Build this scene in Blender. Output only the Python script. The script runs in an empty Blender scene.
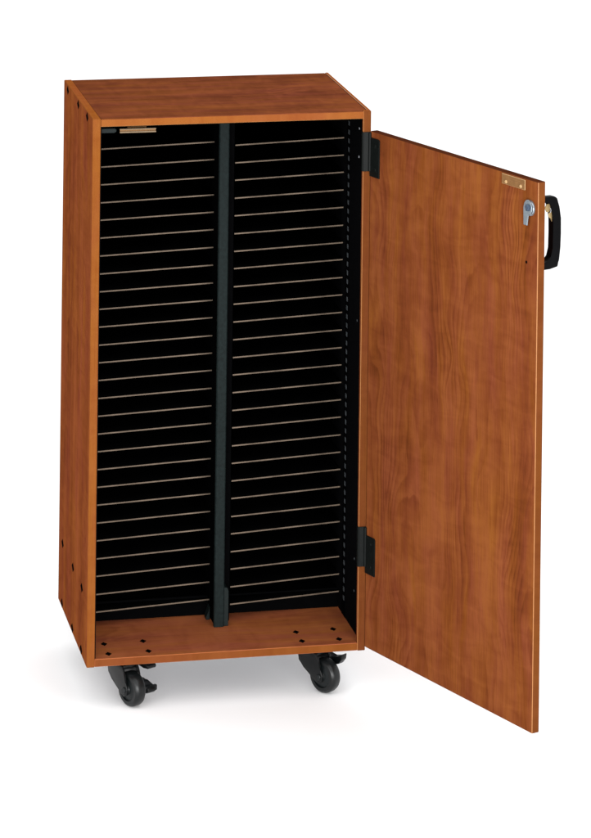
import bpy, bmesh, math, random
from mathutils import Vector, Matrix
random.seed(4)
S = bpy.context.scene
COL = S.collection

# ------------------------------------------------------------------ materials
def srgb(r, g, b):
    f = lambda v: (v/255/12.92) if v/255 <= .04045 else ((v/255+.055)/1.055)**2.4
    return (f(r), f(g), f(b), 1)

class NT:
    def __init__(s, name):
        s.m = bpy.data.materials.new(name); s.m.use_nodes = True
        s.t = s.m.node_tree; s.b = s.t.nodes['Principled BSDF']
    def n(s, typ, **k):
        o = s.t.nodes.new(typ)
        for a, v in k.items(): setattr(o, a, v)
        return o
    def l(s, a, b): s.t.links.new(a, b)
    def math(s, op, a, b=None, c=None):
        o = s.n('ShaderNodeMath', operation=op)
        for i, v in enumerate((a, b, c)):
            if v is None: continue
            if isinstance(v, (int, float)): o.inputs[i].default_value = v
            else: s.l(v, o.inputs[i])
        return o.outputs[0]
    def vec(s, x, y, z):
        o = s.n('ShaderNodeCombineXYZ')
        for i, v in enumerate((x, y, z)):
            if isinstance(v, (int, float)): o.inputs[i].default_value = v
            else: s.l(v, o.inputs[i])
        return o.outputs[0]
    def noise(s, v, scale=1, detail=2, rough=.5, dist=0):
        o = s.n('ShaderNodeTexNoise'); s.l(v, o.inputs['Vector'])
        o.inputs['Scale'].default_value = scale; o.inputs['Detail'].default_value = detail
        o.inputs['Roughness'].default_value = rough; o.inputs['Distortion'].default_value = dist
        return o.outputs['Fac']
    def ramp(s, fac, stops):
        o = s.n('ShaderNodeValToRGB'); s.l(fac, o.inputs[0])
        e = o.color_ramp.elements
        while len(e) < len(stops): e.new(.5)
        for el, (p, c) in zip(e, stops): el.position = p; el.color = c
        return o.outputs[0]

def wood(name, grain, cross, light, mid, dark, seed=0, col=.105, phase=0.0, rough=.38, figure=1.0, freq=2.3, spec=.0, K=(.47, .50, .58)):
    """cherry laminate: nested cathedral arches, fine fibres, soft flame figure"""
    N = NT(name)
    tc = N.n('ShaderNodeTexCoord'); sp = N.n('ShaderNodeSeparateXYZ'); N.l(tc.outputs['Object'], sp.inputs[0])
    g = sp.outputs['XYZ'.index(grain)]; c = sp.outputs['XYZ'.index(cross)]
    low = N.noise(N.vec(N.math('MULTIPLY', c, 5), N.math('MULTIPLY', g, 2.4), seed), 1, 2)
    cc = N.math('ADD', N.math('ADD', c, phase), N.math('MULTIPLY', N.math('SUBTRACT', low, .5), .17))
    pp = N.math('PINGPONG', cc, col)
    low2 = N.noise(N.vec(N.math('MULTIPLY', c, 3), N.math('MULTIPLY', g, 2.6), seed+7.3), 1, 2)
    v = N.math('ADD', N.math('MULTIPLY', N.math('MULTIPLY', pp, pp), 230),
               N.math('ADD', N.math('MULTIPLY', g, 1.6), N.math('MULTIPLY', low2, 5.0)))
    jit = N.noise(N.vec(N.math('MULTIPLY', c, 40), N.math('MULTIPLY', g, 9), seed+3), 1, 3)
    v = N.math('ADD', v, N.math('MULTIPLY', jit, .5))
    fr = N.math('FRACT', N.math('MULTIPLY', v, freq))
    ring = N.math('POWER', fr, 2.2)                       # slow rise to the late wood, sharp drop
    ring = N.math('MULTIPLY', ring, N.math('SUBTRACT', 1, N.math('SMOOTH_MIN', N.math('POWER', fr, 14), 1, .05)))
    fade = N.noise(N.vec(N.math('MULTIPLY', c, 9), N.math('MULTIPLY', g, 3), seed+11), 1, 2)
    fade = N.math('MAXIMUM', 0, N.math('MULTIPLY', N.math('SUBTRACT', fade, .36), 2.6))
    fib = N.noise(N.vec(N.math('MULTIPLY', c, 330), N.math('MULTIPLY', g, 7), seed+1), 1, 3, .6)
    pore = N.noise(N.vec(N.math('MULTIPLY', c, 700), N.math('MULTIPLY', g, 26), seed+2), 1, 2, .6)
    streak = N.noise(N.vec(N.math('MULTIPLY', c, 16), N.math('MULTIPLY', g, 1.1), seed+5), 1, 3, .55)
    flame = N.noise(N.vec(N.math('MULTIPLY', c, 11), N.math('MULTIPLY', g, 30), seed+9), 1, 2, .5, .8)
    t = N.math('MULTIPLY', N.math('MULTIPLY', ring, fade), .52*figure)
    t = N.math('ADD', t, N.math('MULTIPLY', N.math('SUBTRACT', streak, .46), 1.15*min(1, figure*1.4-.15)))
    t = N.math('ADD', t, N.math('MULTIPLY', N.math('SUBTRACT', fib, .5), .50))
    t = N.math('ADD', t, N.math('MULTIPLY', N.math('SUBTRACT', pore, .5), .42))
    t = N.math('ADD', t, N.math('MULTIPLY', N.math('SUBTRACT', flame, .5), .5))
    broad = N.noise(N.vec(N.math('MULTIPLY', cc, 13), N.math('MULTIPLY', g, 5.5), seed+31), 1, 3, .55, .6)
    t = N.math('ADD', t, N.math('MULTIPLY', N.math('SUBTRACT', broad, .5), .7*min(1, figure)))
    t = N.math('ADD', t, .22)
    # displayed colour -> reflectance under these lamps
    light, mid, dark = [tuple(v*k for v, k in zip(q[:3], K))+(1,) for q in (light, mid, dark)]
    colr = N.ramp(t, [(0.0, light), (.45, mid), (1.0, dark)])
    hue = N.noise(N.vec(N.math('MULTIPLY', cc, 22), N.math('MULTIPLY', g, 3.0), seed+21), 1, 3, .6)
    mx = N.n('ShaderNodeMix', data_type='RGBA', blend_type='MULTIPLY'); mx.inputs['Factor'].default_value = 1
    N.l(colr, mx.inputs['A'])
    N.l(N.ramp(hue, [(.30, (.98, .91, 1.20, 1)), (.70, (1.02, 1.08, .80, 1))]), mx.inputs['B'])
    N.l(mx.outputs['Result'], N.b.inputs['Base Color'])
    N.l(N.math('ADD', N.math('MULTIPLY', fib, .14), rough-.07), N.b.inputs['Roughness'])
    N.b.inputs['Specular IOR Level'].default_value = spec
    return N.m

def plain(name, col, rough=.5, spec=.3, metal=0, var=.12, scale=60):
    N = NT(name); tc = N.n('ShaderNodeTexCoord')
    f = N.noise(tc.outputs['Object'], scale, 3, .6)
    lo = tuple(x*(1-var) for x in col[:3])+(1,); hi = tuple(min(1, x*(1+var)) for x in col[:3])+(1,)
    N.l(N.ramp(f, [(.3, lo), (.7, hi)]), N.b.inputs['Base Color'])
    N.l(N.math('ADD', N.math('MULTIPLY', f, .12), rough-.06), N.b.inputs['Roughness'])
    N.b.inputs['Specular IOR Level'].default_value = spec; N.b.inputs['Metallic'].default_value = metal
    return N.m

L1, M1, D1 = srgb(178, 100, 50), srgb(150, 77, 38), srgb(100, 46, 24)
M = {
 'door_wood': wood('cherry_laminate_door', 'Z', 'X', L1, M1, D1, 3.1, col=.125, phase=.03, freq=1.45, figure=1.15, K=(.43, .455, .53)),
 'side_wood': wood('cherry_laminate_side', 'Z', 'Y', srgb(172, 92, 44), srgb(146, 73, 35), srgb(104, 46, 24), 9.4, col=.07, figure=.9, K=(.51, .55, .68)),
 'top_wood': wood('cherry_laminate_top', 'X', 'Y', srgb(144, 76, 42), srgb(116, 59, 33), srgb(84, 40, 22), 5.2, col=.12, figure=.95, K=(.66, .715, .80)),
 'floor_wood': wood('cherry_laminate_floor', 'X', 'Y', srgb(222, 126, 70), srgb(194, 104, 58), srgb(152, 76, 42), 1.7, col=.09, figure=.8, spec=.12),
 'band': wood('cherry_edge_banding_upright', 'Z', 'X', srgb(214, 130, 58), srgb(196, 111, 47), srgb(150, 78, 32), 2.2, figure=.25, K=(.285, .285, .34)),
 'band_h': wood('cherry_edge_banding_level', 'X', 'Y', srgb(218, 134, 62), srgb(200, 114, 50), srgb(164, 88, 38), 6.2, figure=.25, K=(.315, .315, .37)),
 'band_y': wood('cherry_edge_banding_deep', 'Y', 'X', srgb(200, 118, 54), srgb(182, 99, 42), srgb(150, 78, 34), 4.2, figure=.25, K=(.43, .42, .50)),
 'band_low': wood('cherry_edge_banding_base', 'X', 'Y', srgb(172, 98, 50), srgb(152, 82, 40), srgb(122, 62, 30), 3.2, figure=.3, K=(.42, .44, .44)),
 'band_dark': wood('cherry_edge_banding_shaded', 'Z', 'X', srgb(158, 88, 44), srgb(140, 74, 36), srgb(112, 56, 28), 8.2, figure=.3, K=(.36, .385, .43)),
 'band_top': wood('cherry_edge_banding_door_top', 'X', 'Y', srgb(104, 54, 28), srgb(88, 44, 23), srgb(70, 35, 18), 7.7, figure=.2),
 'seam_and_highlight': plain('pale_seam_and_highlight', srgb(146, 96, 52), .45, .3),  # banding seams, also the painted highlight on the top board's bevel
 'black': plain('matt_black_board', (.0016, .0016, .0018, 1), .9, 0.0),
 'blackwall': plain('black_side_lining', (.0022, .0022, .0026, 1), .85, 0.01),
 'shelf_edge': plain('raw_hardboard_edge', srgb(100, 88, 76), .8, .1, var=.3, scale=25),
 'divider': plain('slate_green_vinyl_extrusion', srgb(19, 26, 26), .6, .06, var=.3, scale=120),
 'divider_dark': plain('dark_vinyl', srgb(15, 23, 23), .55, .12),
 'slot': plain('grey_slot_metal', srgb(66, 70, 73), .5, .08),
 'steel': plain('bright_screw_steel', srgb(170, 172, 178), .35, .5),
 'hinge': plain('black_coated_steel', srgb(10, 13, 12), .45, .10),
 'cap': plain('black_bolt_cap', srgb(7, 6, 6), .8, .0),
 'rubber': plain('black_rubber_tread', srgb(8, 11, 12), .36, .32),
 'castor': plain('black_nylon', srgb(5, 7, 8), .33, .25),
 'hub': plain('dark_grey_hub', srgb(14, 18, 19), .4, .25),
 'zinc': plain('zinc_plate', srgb(160, 160, 160), .35, .5, metal=.8),
 'chrome': plain('bright_zinc_lock', srgb(136, 146, 154), .3, .5, metal=.75),
 'chrome_dark': plain('dark_lock_screw', srgb(70, 84, 104), .3, .5, metal=.6),
 'brass': plain('brushed_brass', srgb(112, 80, 48), .5, .10, metal=.1),
 'pale': plain('pale_strike_metal', srgb(118, 100, 78), .5, .1),
 'brass_pale': plain('polished_brass_rivet', srgb(165, 134, 94), .4, .2),  # paler brass for rivets and plate border
 'key': plain('nickel_brass_key', srgb(150, 128, 88), .35, .4, metal=.3),
 'under': plain('underside_bounce_grey', srgb(150, 150, 154), .8, .05),  # grey chosen to bounce light into the floor shadow, not a wood tone
 'grip': plain('black_handle_plastic', srgb(2, 2, 3), .5, .06),
}

# ------------------------------------------------------------------ mesh helpers
def finish(name, bm, mats, parent=None, loc=(0, 0, 0), rot=(0, 0, 0), smooth=None):
    me = bpy.data.meshes.new(name)
    bmesh.ops.recalc_face_normals(bm, faces=bm.faces)
    bm.to_mesh(me); bm.free()
    for m in (mats if isinstance(mats, (list, tuple)) else [mats]): me.materials.append(m)
    o = bpy.data.objects.new(name, me); COL.objects.link(o)
    o.location = loc; o.rotation_euler = rot
    if parent: o.parent = parent
    if smooth:
        for p in me.polygons: p.use_smooth = True
        md = o.modifiers.new('es', 'EDGE_SPLIT'); md.split_angle = math.radians(smooth)
    return o

def box(bm, x0, x1, y0, y1, z0, z1, bev=0, mi=0, pick=None, seg=1, edges=None):
    before = set(bm.faces)
    vs = [bm.verts.new((x, y, z)) for z in (z0, z1) for y in (y0, y1) for x in (x0, x1)]
    F = [(0, 2, 3, 1), (4, 5, 7, 6), (0, 1, 5, 4), (1, 3, 7, 5), (3, 2, 6, 7), (2, 0, 4, 6)]
    fs = [bm.faces.new([vs[i] for i in f]) for f in F]
    for f in fs: f.material_index = mi
    allf = list(fs)
    if bev:
        es = list({e for f in fs for e in f.edges})
        if edges: es = [e for e in es if edges(e)]
        r = bmesh.ops.bevel(bm, geom=es, offset=bev, segments=seg, profile=.5, affect='EDGES')
        allf = [f for f in bm.faces if f not in before]
        for f in allf: f.material_index = mi
    if pick:
        for f in allf:
            if f.is_valid:
                f.normal_update(); f.material_index = pick(f.normal, f.calc_center_median())
    return allf

def prism(bm, pts, axis, a, b, mi=0, bev=0):
    """polygon pts in the plane normal to axis, extruded from a to b"""
    def P(p, h):
        return {'X': (h, p[0], p[1]), 'Y': (p[0], h, p[1]), 'Z': (p[0], p[1], h)}[axis]
    A = [bm.verts.new(P(p, a)) for p in pts]; B = [bm.verts.new(P(p, b)) for p in pts]
    fs = [bm.faces.new(A[::-1]), bm.faces.new(B)]
    n = len(pts)
    for i in range(n): fs.append(bm.faces.new((A[i], A[(i+1) % n], B[(i+1) % n], B[i])))
    for f in fs: f.material_index = mi
    if bev:
        es = list({e for f in fs for e in f.edges})
        r = bmesh.ops.bevel(bm, geom=es, offset=bev, segments=2, profile=.5, affect='EDGES')
        for f in r['faces']: f.material_index = mi

def lathe(bm, prof, n=40, axis='Z', mat=Matrix.Identity(4), mi=0):
    """prof: (radius, height) pairs spun round axis"""
    rings = []
    for r, h in prof:
        ring = []
        for i in range(n):
            a = 2*math.pi*i/n; c, s = r*math.cos(a), r*math.sin(a)
            p = {'X': (h, c, s), 'Y': (c, h, s), 'Z': (c, s, h)}[axis]
            ring.append(bm.verts.new(mat @ Vector(p)))
        rings.append(ring)
    for R0, R1 in zip(rings, rings[1:]):
        for i in range(n):
            f = bm.faces.new((R0[i], R0[(i+1) % n], R1[(i+1) % n], R1[i])); f.material_index = mi
    for R in (rings[0], rings[-1]):
        f = bm.faces.new(R); f.material_index = mi

def tube(bm, pts, r, n=10, mi=0):
    prev = None
    for k, p in enumerate(pts):
        p = Vector(p)
        d = (Vector(pts[min(k+1, len(pts)-1)]) - Vector(pts[max(k-1, 0)])).normalized()
        u = d.cross(Vector((.31, .87, .4))).normalized(); w = d.cross(u)
        ring = [bm.verts.new(p + r*(math.cos(2*math.pi*i/n)*u + math.sin(2*math.pi*i/n)*w)) for i in range(n)]
        if prev:
            for i in range(n): bm.faces.new((prev[i], prev[(i+1) % n], ring[(i+1) % n], ring[i])).material_index = mi
        else: bm.faces.new(ring).material_index = mi
        prev = ring
    bm.faces.new(prev).material_index = mi

# ------------------------------------------------------------------ dimensions (metres)
W, D, H, T = .6734, .5257, 1.30, .019
G = .110                                   # underside of the cabinet above the floor
WALL = .6634                               # black lining on the right
root = bpy.data.objects.new('folio_cabinet', None); COL.objects.link(root)
root.location = (W/2, D/2, 0)
root['label'] = 'cherry wood folio cabinet on black casters, door swung open on black shelves'
root['category'] = 'cabinet'
OFF = (-W/2, -D/2, G)                      # parts are modelled in cabinet coordinates

def part(name, bm, mats, parent=None, smooth=None):
    return finish(name, bm, mats, parent or root, OFF if parent is None else (0, 0, 0), smooth=smooth)

# side panels: laminate faces, banded edges
def sidepick(n, c):
    if n.y < -.9: return 1
    if n.z > .9: return 2
    if abs(n.x) > .9 or abs(n.y) > .9 or n.z < -.9: return 0
    return 3
bm = bmesh.new(); box(bm, 0, T, 0, D, 0, H, .0012, pick=sidepick)
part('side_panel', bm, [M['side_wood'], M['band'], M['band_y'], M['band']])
bm = bmesh.new()
box(bm, WALL+.0025, W, .0140, D, 0, H, .0008, pick=sidepick)
box(bm, W-T, W, 0, .0142, 0, H, .0012, pick=lambda n, c: 1 if n.y < -.9 else (2 if n.z > .9 else (0 if abs(n.x) > .9 else (3 if n.x < -.3 and n.y < -.3 else 1))))
part('side_panel', bm, [M['side_wood'], M['band_dark'], M['band_y'], M['seam_and_highlight']])
# top and bottom boards between the sides
bm = bmesh.new()
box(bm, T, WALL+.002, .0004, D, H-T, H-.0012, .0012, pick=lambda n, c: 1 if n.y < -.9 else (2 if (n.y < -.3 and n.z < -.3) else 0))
part('top_board', bm, [M['top_wood'], M['band_h'], M['seam_and_highlight']])  # pale lower front bevel is an edge highlight put into the colour
bm = bmesh.new()
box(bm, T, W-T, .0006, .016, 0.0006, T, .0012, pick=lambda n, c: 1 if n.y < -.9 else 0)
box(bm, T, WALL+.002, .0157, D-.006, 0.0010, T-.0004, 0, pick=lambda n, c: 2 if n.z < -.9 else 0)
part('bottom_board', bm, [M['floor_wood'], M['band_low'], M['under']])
# black inside
bm = bmesh.new(); box(bm, T, WALL+.002, D-.006, D-.001, T, H-T); part('back_panel', bm, M['black'])
bm = bmesh.new()
box(bm, WALL, WALL+.0024, .0146, D-.0062, T, H-T-.0005)
part('side_lining', bm, M['blackwall'])
bm = bmesh.new()
box(bm, T+.0003, T+.0028, .006, D-.0062, T, H-T-.0005)
part('side_lining', bm, M['blackwall'])
bm = bmesh.new()
box(bm, T+.003, .3365, .276, .282, T, .066); box(bm, .3825, WALL-.0005, .276, .282, T, .066)
part('kick_board', bm, M['black'])
bm = bmesh.new(); box(bm, T+.003, WALL-.0005, .0155, D-.0065, H-T-.004, H-T-.0006)
part('ceiling_lining', bm, M['black'])

# centre divider
bm = bmesh.new()
box(bm, .3385, .3570, .1835, D-.0063, T+.0005, H-T-.0046)
box(bm, .3570, .3800, .2200, D-.0065, T+.0005, H-T-.0048)
dv = part('divider_panel', bm, M['black'])
bm = bmesh.new()
prism(bm, [(.3352, .178), (.3375, .1758), (.3575, .1758), (.3598, .178), (.3598, .1870), (.3352, .1870)], 'Z', T+.0008, H-T-.005)
part('divider_post', bm, M['divider'], dv)
bm = bmesh.new()
prism(bm, [(.3600, T+.0008), (.3712, T+.0008), (.3712, .104), (.3686, .112), (.3600, .114)], 'Y', .1805, .2150, bev=.0008)
part('foot_bracket', bm, M['divider_dark'], dv)
bm = bmesh.new()
prism(bm, [(.3255, T+.0008), (.3348, T+.0008), (.3348, .052), (.3315, .040), (.3265, .027)], 'Y', .235, .262, bev=.0006)
part('foot_clip', bm, M['divider_dark'], dv)

# shelves: two columns of 27, front edge skewed
YL, YR, Z0, DZ, NS = .215, .265, 1.186, .04325, 27
def shelf_mesh(xa, xb, edge):
    bm = bmesh.new(); t = .0030; c = .0012
    if edge: prism(bm, [(xa+.001, YL-c), (xb-.0005, YR-c), (xb-.0005, YR-.00005), (xa+.001, YL-.00005)], 'Z', -.0030, 0)
    else: prism(bm, [(xa, YL), (xb, YR), (xb, D-.0068), (xa, D-.0068)], 'Z', -t, 0)
    return bm
for xa, xb in ((T+.0031, .3383), (.3802, WALL-.0003)):
    s0 = part('shelf', shelf_mesh(xa, xb, False), M['black'])
    e0 = part('shelf_edge', shelf_mesh(xa, xb, True), M['shelf_edge'], s0)
    s0.location = (OFF[0], OFF[1], G+Z0)
    for k in range(1, NS):
        s = s0.copy(); COL.objects.link(s); s.location.z = G+Z0-k*DZ + random.uniform(-.0006, .0006)
        s.rotation_euler = (0, random.uniform(-.0012, .0012), 0)
        e = e0.copy(); COL.objects.link(e); e.parent = s

# slotted rail on the right lining
bm = bmesh.new()
box(bm, WALL-.0012, WALL-.0001, .186, .226, T+.001, H-T-.006)
for k in range(55):
    z = 1.232-k*DZ/2
    if z < .05: break
    box(bm, WALL-.0018, WALL-.0011, .197, .209, z-.0055, z+.0055, mi=1)
part('slotted_rail', bm, [M['black'], M['slot']])
for z in (1.2415, 1.1729, .775, .196, .118):
    bm = bmesh.new(); lathe(bm, [(.0028, -.0012), (.0028, -.0002), (.0018, 0)][::-1], 16, 'X')
    o = finish('screw', bm, M['slot'] if z < 1 else M['steel'], root, (OFF[0]+WALL, OFF[1]+.085, G+z))
    o.rotation_euler = (0, math.pi*0, 0)

# latch strike under the top and its stop block
bm = bmesh.new()
box(bm, .0690, .1560, .0300, .0316, 1.2660, 1.2690, .0005); box(bm, .0690, .1560, .0292, .0316, 1.2590, 1.2625, .0005)
box(bm, .0695, .1555, .0316, .036, 1.2600, 1.2685, mi=1); box(bm, .0900, .1355, .0480, .052, 1.2600, H-T-.0042, mi=1); box(bm, .0900, .1355, .0355, .0485, 1.2610, 1.2630, mi=1)
part('latch_strike', bm, [M['pale'], M['brass']])
bm = bmesh.new()
prism(bm, [(.0240, 1.2600), (.0560, 1.2600), (.0610, 1.2630), (.0610, 1.2685), (.0560, 1.2715), (.0240, 1.2715)], 'Y', .028, .05, bev=.0015)
part('stop_block', bm, M['divider_dark'])

# diamond bolt caps
def cap(loc, axis, a, b):
    bm = bmesh.new()
    pts = [(a, 0), (.22*a, .26*b), (0, b), (-.22*a, .26*b), (-a, 0), (-.22*a, -.26*b), (0, -b), (.22*a, -.26*b)]
    pts = [(a, 0), (0, b), (-a, 0), (0, -b)]
    prism(bm, pts, axis, -.0006 if axis == 'X' else -.0004, .0004)
    finish('bolt_cap', bm, M['cap'], root, tuple(Vector(OFF)+Vector(loc)))
for y in (.098, .258, .452):
    for z in (H-.0130, .160, .0122): cap((-.0000, y, z), 'X', .0190, .0112)
for x, y in ((.0563, .106), (.0566, .0335), (.1511, .110), (.1531, .036), (.5249, .1063), (.5265, .0387), (.6176, .1114), (.6170, .0363)):
    cap((x, y, T), 'Z', .0078, .0130)

# hinge leaves on the cabinet
for z0, z1 in ((1.1546, 1.2492), (.2030, .2990)):
    bm = bmesh.new()
    box(bm, .6545, .6738, -.0030, -.0002, z0, z1, .0006)
    box(bm, .6519, .6544, -.0030, .0110, z0, z1, .0006)
    lathe(bm, [(.0032, z0+.001), (.0036, z0+.002), (.0036, z1-.002), (.0032, z1-.001)], 20, 'Z', Matrix.Translation((.6700, -.0052, 0)))
    part('hinge_leaf', bm, M['hinge'])

# ------------------------------------------------------------------ door
A = 1.2072; DW, DT, DZ0, DZ1 = .6945, .0195, .0097, 1.2522
bm = bmesh.new()
def doorpick(n, c):
    if n.x > .9: return 1
    if n.x < -.9: return 1
    if n.z > .9: return 2
    if n.z > .3: return 2
    if abs(n.y) > .9 or n.z < -.9: return 0
    if n.y < -.3 and abs(n.x) > .3: return 3
    return 1
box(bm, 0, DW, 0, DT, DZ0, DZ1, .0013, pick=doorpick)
door = finish('door', bm, [M['door_wood'], M['band_dark'], M['band_top'], M['seam_and_highlight']], root)
door.location = (OFF[0]+.6718, OFF[1]-.0028, G)
door.rotation_euler = (0, 0, -A)
door['label'] = 'cherry wood door swung wide open to the right'
# local: x along the door, -y the inner face, y > DT the outer face
for z0, z1 in ((1.1440, 1.2370), (.1890, .2800)):
    bm = bmesh.new()
    prism(bm, [(.0015, z0), (.0425, z0-.0005), (.0425, z1-.004), (.0385, z1), (.0015, z1)], 'Y', -.0032, -.0002, bev=.0006)
    for zz in (z0+.018, z1-.018): lathe(bm, [(.0042, -.0044), (.0046, -.0031)], 16, 'Y', Matrix.Translation((.024, 0, zz)))
    part('hinge_leaf', bm, M['hinge'], door)
bm = bmesh.new()
box(bm, .5530, .6450, -.0022, -.0002, 1.2255, 1.2485, .0007, pick=lambda n, c: 0 if abs(n.y) > .9 else 1)
for x in (.571, .629): lathe(bm, [(.0030, -.0040), (.0042, -.0020)], 16, 'Y', Matrix.Translation((x, 0, 1.2318)), mi=1)
for k, (a, b, z) in enumerate(((.576, .626, 1.2418), (.580, .622, 1.2372))): box(bm, a, b, -.0025, -.0021, z-.0005, z+.0005, mi=2)
part('name_plate', bm, [M['brass'], M['brass_pale'], plain('engraved_brass', srgb(112, 78, 44), .5)], door)
# cam lock on the inner face
bm = bmesh.new()
lathe(bm, [(.0130, -.0060), (.0170, -.0050), (.0180, -.0030), (.0180, -.0002)], 32, 'Y', Matrix.Translation((.6650, 0, 1.1890)))
lk = part('cam_lock', bm, M['chrome'], door, smooth=35)
bm = bmesh.new()
prism(bm, [(.6500, 1.1500), (.6640, 1.1500), (.6655, 1.1740), (.6760, 1.1770), (.6810, 1.1850), (.6815, 1.1950), (.6770, 1.2040), (.6680, 1.2090), (.6590, 1.2070), (.6520, 1.2000), (.6490, 1.1900)], 'Y', -.0090, -.0064, bev=.0008)
lathe(bm, [(.0060, -.0135), (.0085, -.0125), (.0085, -.0088)], 6, 'Y', Matrix.Translation((.6680, 0, 1.1915)), mi=1)
part('cam_lever', bm, [M['chrome'], M['chrome_dark']], door)
bm = bmesh.new(); lathe(bm, [(.0030, -.0009), (.0034, -.0001)], 16, 'Y', Matrix.Translation((.6516, 0, 1.0642)))
part('screw_hole', bm, M['cap'], door)
# pull handle on the outer face
bm = bmesh.new()
q = lambda L: [(DT-.0195+p, z) for p, z in L]
prof = [(.0197, 1.2125), (.0600, 1.2110), (.0680, 1.2060), (.0735, 1.1850), (.0778, 1.1600), (.0782, 1.1250), (.0772, 1.0940), (.0740, 1.0660),
        (.0712, 1.0500), (.0500, 1.0462), (.0197, 1.0462), (.0197, 1.0600), (.0440, 1.0640), (.0535, 1.0740), (.0558, 1.0930), (.0565, 1.1300), (.0560, 1.1600), (.0540, 1.1860), (.0480, 1.1985), (.0197, 1.2005)]
prism(bm, prof, 'X', .6560, .6750, bev=.0028)
part('pull_handle', bm, M['grip'], door, smooth=40)
bm = bmesh.new()
lathe(bm, [(.0125, .0197), (.0125, .0290), (.0110, .0310)], 28, 'Y', Matrix.Translation((.6640, 0, 1.1840)))
part('lock_cylinder', bm, M['key'], door, smooth=35)

# keys in the lock: a thing of its own
kr = bpy.data.objects.new('key_ring', None); COL.objects.link(kr)
ca, sa = math.cos(A), math.sin(A)
def dw(x, y, z): return (.6766+ca*x+sa*y, -.0028-sa*x+ca*y, G+z)
kr.location = dw(.6640, .0312, 1.1840); kr.rotation_euler = (0, 0, -A)
kr['label'] = 'small brass keys hanging in the lock behind the black door handle'; kr['category'] = 'keys'
def key_bm(turn):
    bm = bmesh.new()
    prism(bm, [(.0000, -.0022), (.0050, -.0022), (.0075, -.0090), (.0150, -.0095), (.0185, -.0050), (.0185, .0050), (.0150, .0095), (.0075, .0090), (.0050, .0022), (.0000, .0022)], 'X', -.0011, .0011, bev=.0004)
    return bm
finish('key', key_bm(0), M['key'], kr)
bm = bmesh.new()
tube(bm, [(.0052*math.cos(a), .0165+.0004*math.sin(a*2), -.0060+.0062*math.sin(a)) for a in [2*math.pi*i/24 for i in range(25)]], .0007, 8)
finish('ring', bm, M['steel'], kr)
bm = bmesh.new()
prism(bm, [(-.0080, -.011), (-.0040, -.0095), (.0035, -.0095), (.0080, -.012), (.0080, -.0190), (.0045, -.0225), (.0026, -.0240), (.0026, -.0460), (.0005, -.0490), (-.0022, -.0460), (-.0022, -.0420), (-.0012, -.0400), (-.0022, -.0370), (-.0022, -.0240), (-.0060, -.0215), (-.0080, -.0170)], 'X', .0020, .0042, bev=.0003)
k2 = finish('key', bm, M['key'], kr, (.0, .0150, 0)); k2.rotation_euler = (math.radians(14), 0, 0)

# ------------------------------------------------------------------ casters
R, WW = .0410, .0300
TR = .0350                                 # wheel trails the swivel by this much
def caster(x, y, yaw, pedal):
    """local x = trail direction, local y = axle, z = 0 at the cabinet underside"""
    cz = -G+R
    bm = bmesh.new()
    box(bm, -.046, .046, -.036, .036, -.0040, -.0006, .0008, mi=1)
    lathe(bm, [(.020, -.0040), (.0275, -.0052), (.0275, -.0110), (.0240, -.0150), (.0200, -.0180)], 32, 'Z')
    out = [(-.030, -.0120), (-.0340, -.0260), (-.0310, -.0410), (-.0160, -.0540), (.0240, cz-.0120), (.0350, cz-.0160), (.0460, cz-.0090), (.0480, cz+.0030),
           (.0400, cz+.0180), (.0330, -.0300), (.0260, -.0150)]
    for s in (-1, 1):
        a, b = sorted((s*.0185, s*.0235))
        prism(bm, out, 'Y', a, b, bev=.0016)
    box(bm, -.0270, .0240, -.0184, .0184, -.0250, -.0152, .002, seg=2)
    prism(bm, [(-.0280, -.0170), (-.0285, -.0300), (-.0235, -.0390), (-.0160, -.0400), (-.0190, -.0200)], 'Y', -.0184, .0184, bev=.001)
    c = finish('caster', bm, [M['castor'], M['zinc']], root, (OFF[0]+x, OFF[1]+y, G), (0, 0, yaw), smooth=35)
    bm = bmesh.new()
    lathe(bm, [(.0260, -WW/2+.004), (.0275, -WW/2), (R-.0060, -WW/2), (R-.0014, -WW/2+.0040), (R, -WW/2+.0090), (R, WW/2-.0090), (R-.0014, WW/2-.0040), (R-.0060, WW/2), (.0275, WW/2), (.0260, WW/2-.004)], 56, 'Y')
    w = finish('wheel', bm, M['rubber'], c, (TR, 0, cz), smooth=35)
    bm = bmesh.new()
    lathe(bm, [(.0062, -.0262), (.0075, -.0250), (.0075, -.0236), (.0120, -.0150), (.0262, -.0115), (.0262, .0115), (.0120, .0150), (.0075, .0236), (.0075, .0250), (.0062, .0262)], 32, 'Y')
    finish('hub', bm, M['hub'], c, (TR, 0, cz), smooth=35)
    if pedal == 'down':
        bm = bmesh.new()
        prism(bm, [(.018, -.0060), (.058, -.0080), (.0660, -.0120), (.0640, -.0200), (.050, -.0205), (.018, -.0190)], 'Y', .0240, .0500, bev=.003)
        finish('swivel_lock', bm, M['castor'], c, (-.006, .004, -.004), smooth=35)
        bm = bmesh.new()
        prism(bm, [(.012, -.0540), (.030, -.0600), (.0520, -.0600), (.0640, -.0660), (.0660, -.0740), (.0560, -.0800), (.040, -.0740), (.012, -.0700)], 'Y', .0240, .0480, bev=.003)
        box(bm, .0500, .0600, .0200, .0560, -.0760, -.0620, .003, seg=2)
        finish('brake_pedal', bm, M['castor'], c, (-.004, .004, -.004), smooth=35)
    elif pedal == 'up':
        bm = bmesh.new()
        prism(bm, [(.010, -.0160), (.040, -.0260), (.0560, -.0200), (.0720, -.0120), (.0700, -.0260), (.0600, -.0380), (.040, -.0440), (.010, -.0360)], 'Y', .0240, .0420, bev=.002)
        finish('brake_pedal', bm, M['castor'], c, (-.004, .0, -.006), smooth=35)
    return c
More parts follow.
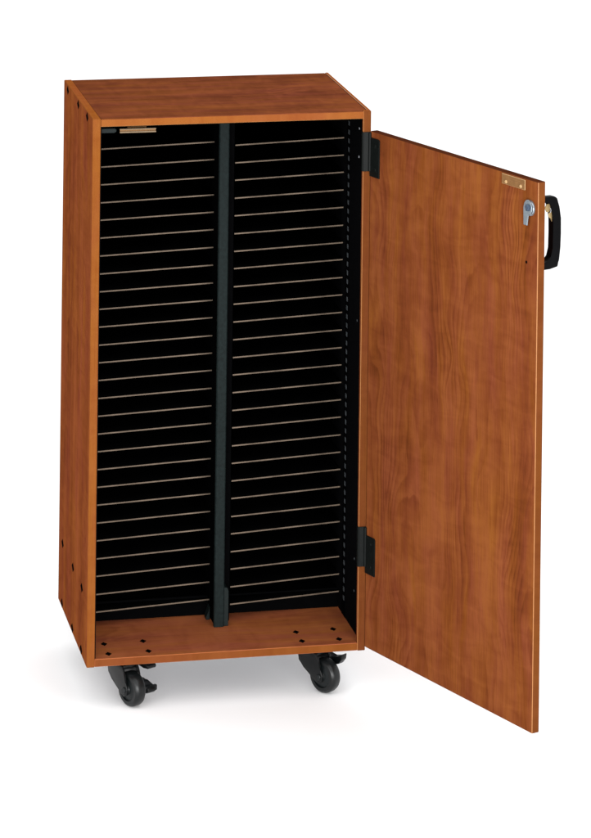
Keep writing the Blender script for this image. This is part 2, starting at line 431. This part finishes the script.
# trail points towards the viewer and a little to the right
caster(.099, .071, math.radians(-63), 'down')
caster(.565, .074, math.radians(-54), 'up')
caster(.104, D-.075, math.radians(-80), None)
caster(.571, D-.075, math.radians(-100), None)

# ------------------------------------------------------------------ floor, world, lamps, camera
bm = bmesh.new(); bmesh.ops.create_grid(bm, x_segments=2, y_segments=2, size=150)
fl = finish('floor', bm, plain('white_studio_sweep', (.91, .91, .915, 1), .75, .05, var=.004, scale=3)); fl['kind'] = 'structure'

w = bpy.data.worlds.new('World'); S.world = w; w.use_nodes = True
bg = w.node_tree.nodes['Background']; bg.inputs[0].default_value = (1, 1, 1, 1); bg.inputs[1].default_value = 1.3

def area(name, loc, target, size, power, col=(1, 1, 1)):
    l = bpy.data.lights.new(name, 'AREA'); l.shape = 'RECTANGLE'; l.size, l.size_y = size; l.energy = power; l.color = col
    o = bpy.data.objects.new(name, l); COL.objects.link(o); o.location = loc
    o.rotation_euler = (Vector(target)-Vector(loc)).to_track_quat('-Z', 'Y').to_euler()
    return o
area('softbox_key', (-2.2, -3.2, 2.9), (.3, .2, .7), (1.8, 1.8), 25, (1, .98, .95))
area('fill_low', (.1, -5.2, 1.0), (.35, .2, .0), (4.0, 1.6), 300)  # added low fill that lightens the floor shadow below the cabinet
area('fill_top', (1.5, -1.8, 3.4), (.4, .1, .1), (2.4, 2.4), 40)  # added fill, set to the right to lift the floor shadow there

cam = bpy.data.cameras.new('Camera'); co = bpy.data.objects.new('Camera', cam); COL.objects.link(co); S.camera = co
cam.sensor_fit = 'VERTICAL'; cam.sensor_height = 36; cam.sensor_width = 36
cam.lens = 3722.99/838*36
cam.shift_x = -122.2/838; cam.shift_y = -991.5/838
cam.clip_start = .1; cam.clip_end = 1000
co.location = (-1.2235, -8.7469, 2.9796+G)
co.rotation_euler = (1.5669, -.0119, -.2238)

S.view_settings.view_transform = 'Standard'; S.view_settings.look = 'None'
S.view_settings.exposure = 0; S.view_settings.gamma = 1
S.render.engine = 'CYCLES'
S.cycles.use_denoising = True
S.cycles.max_bounces = 6
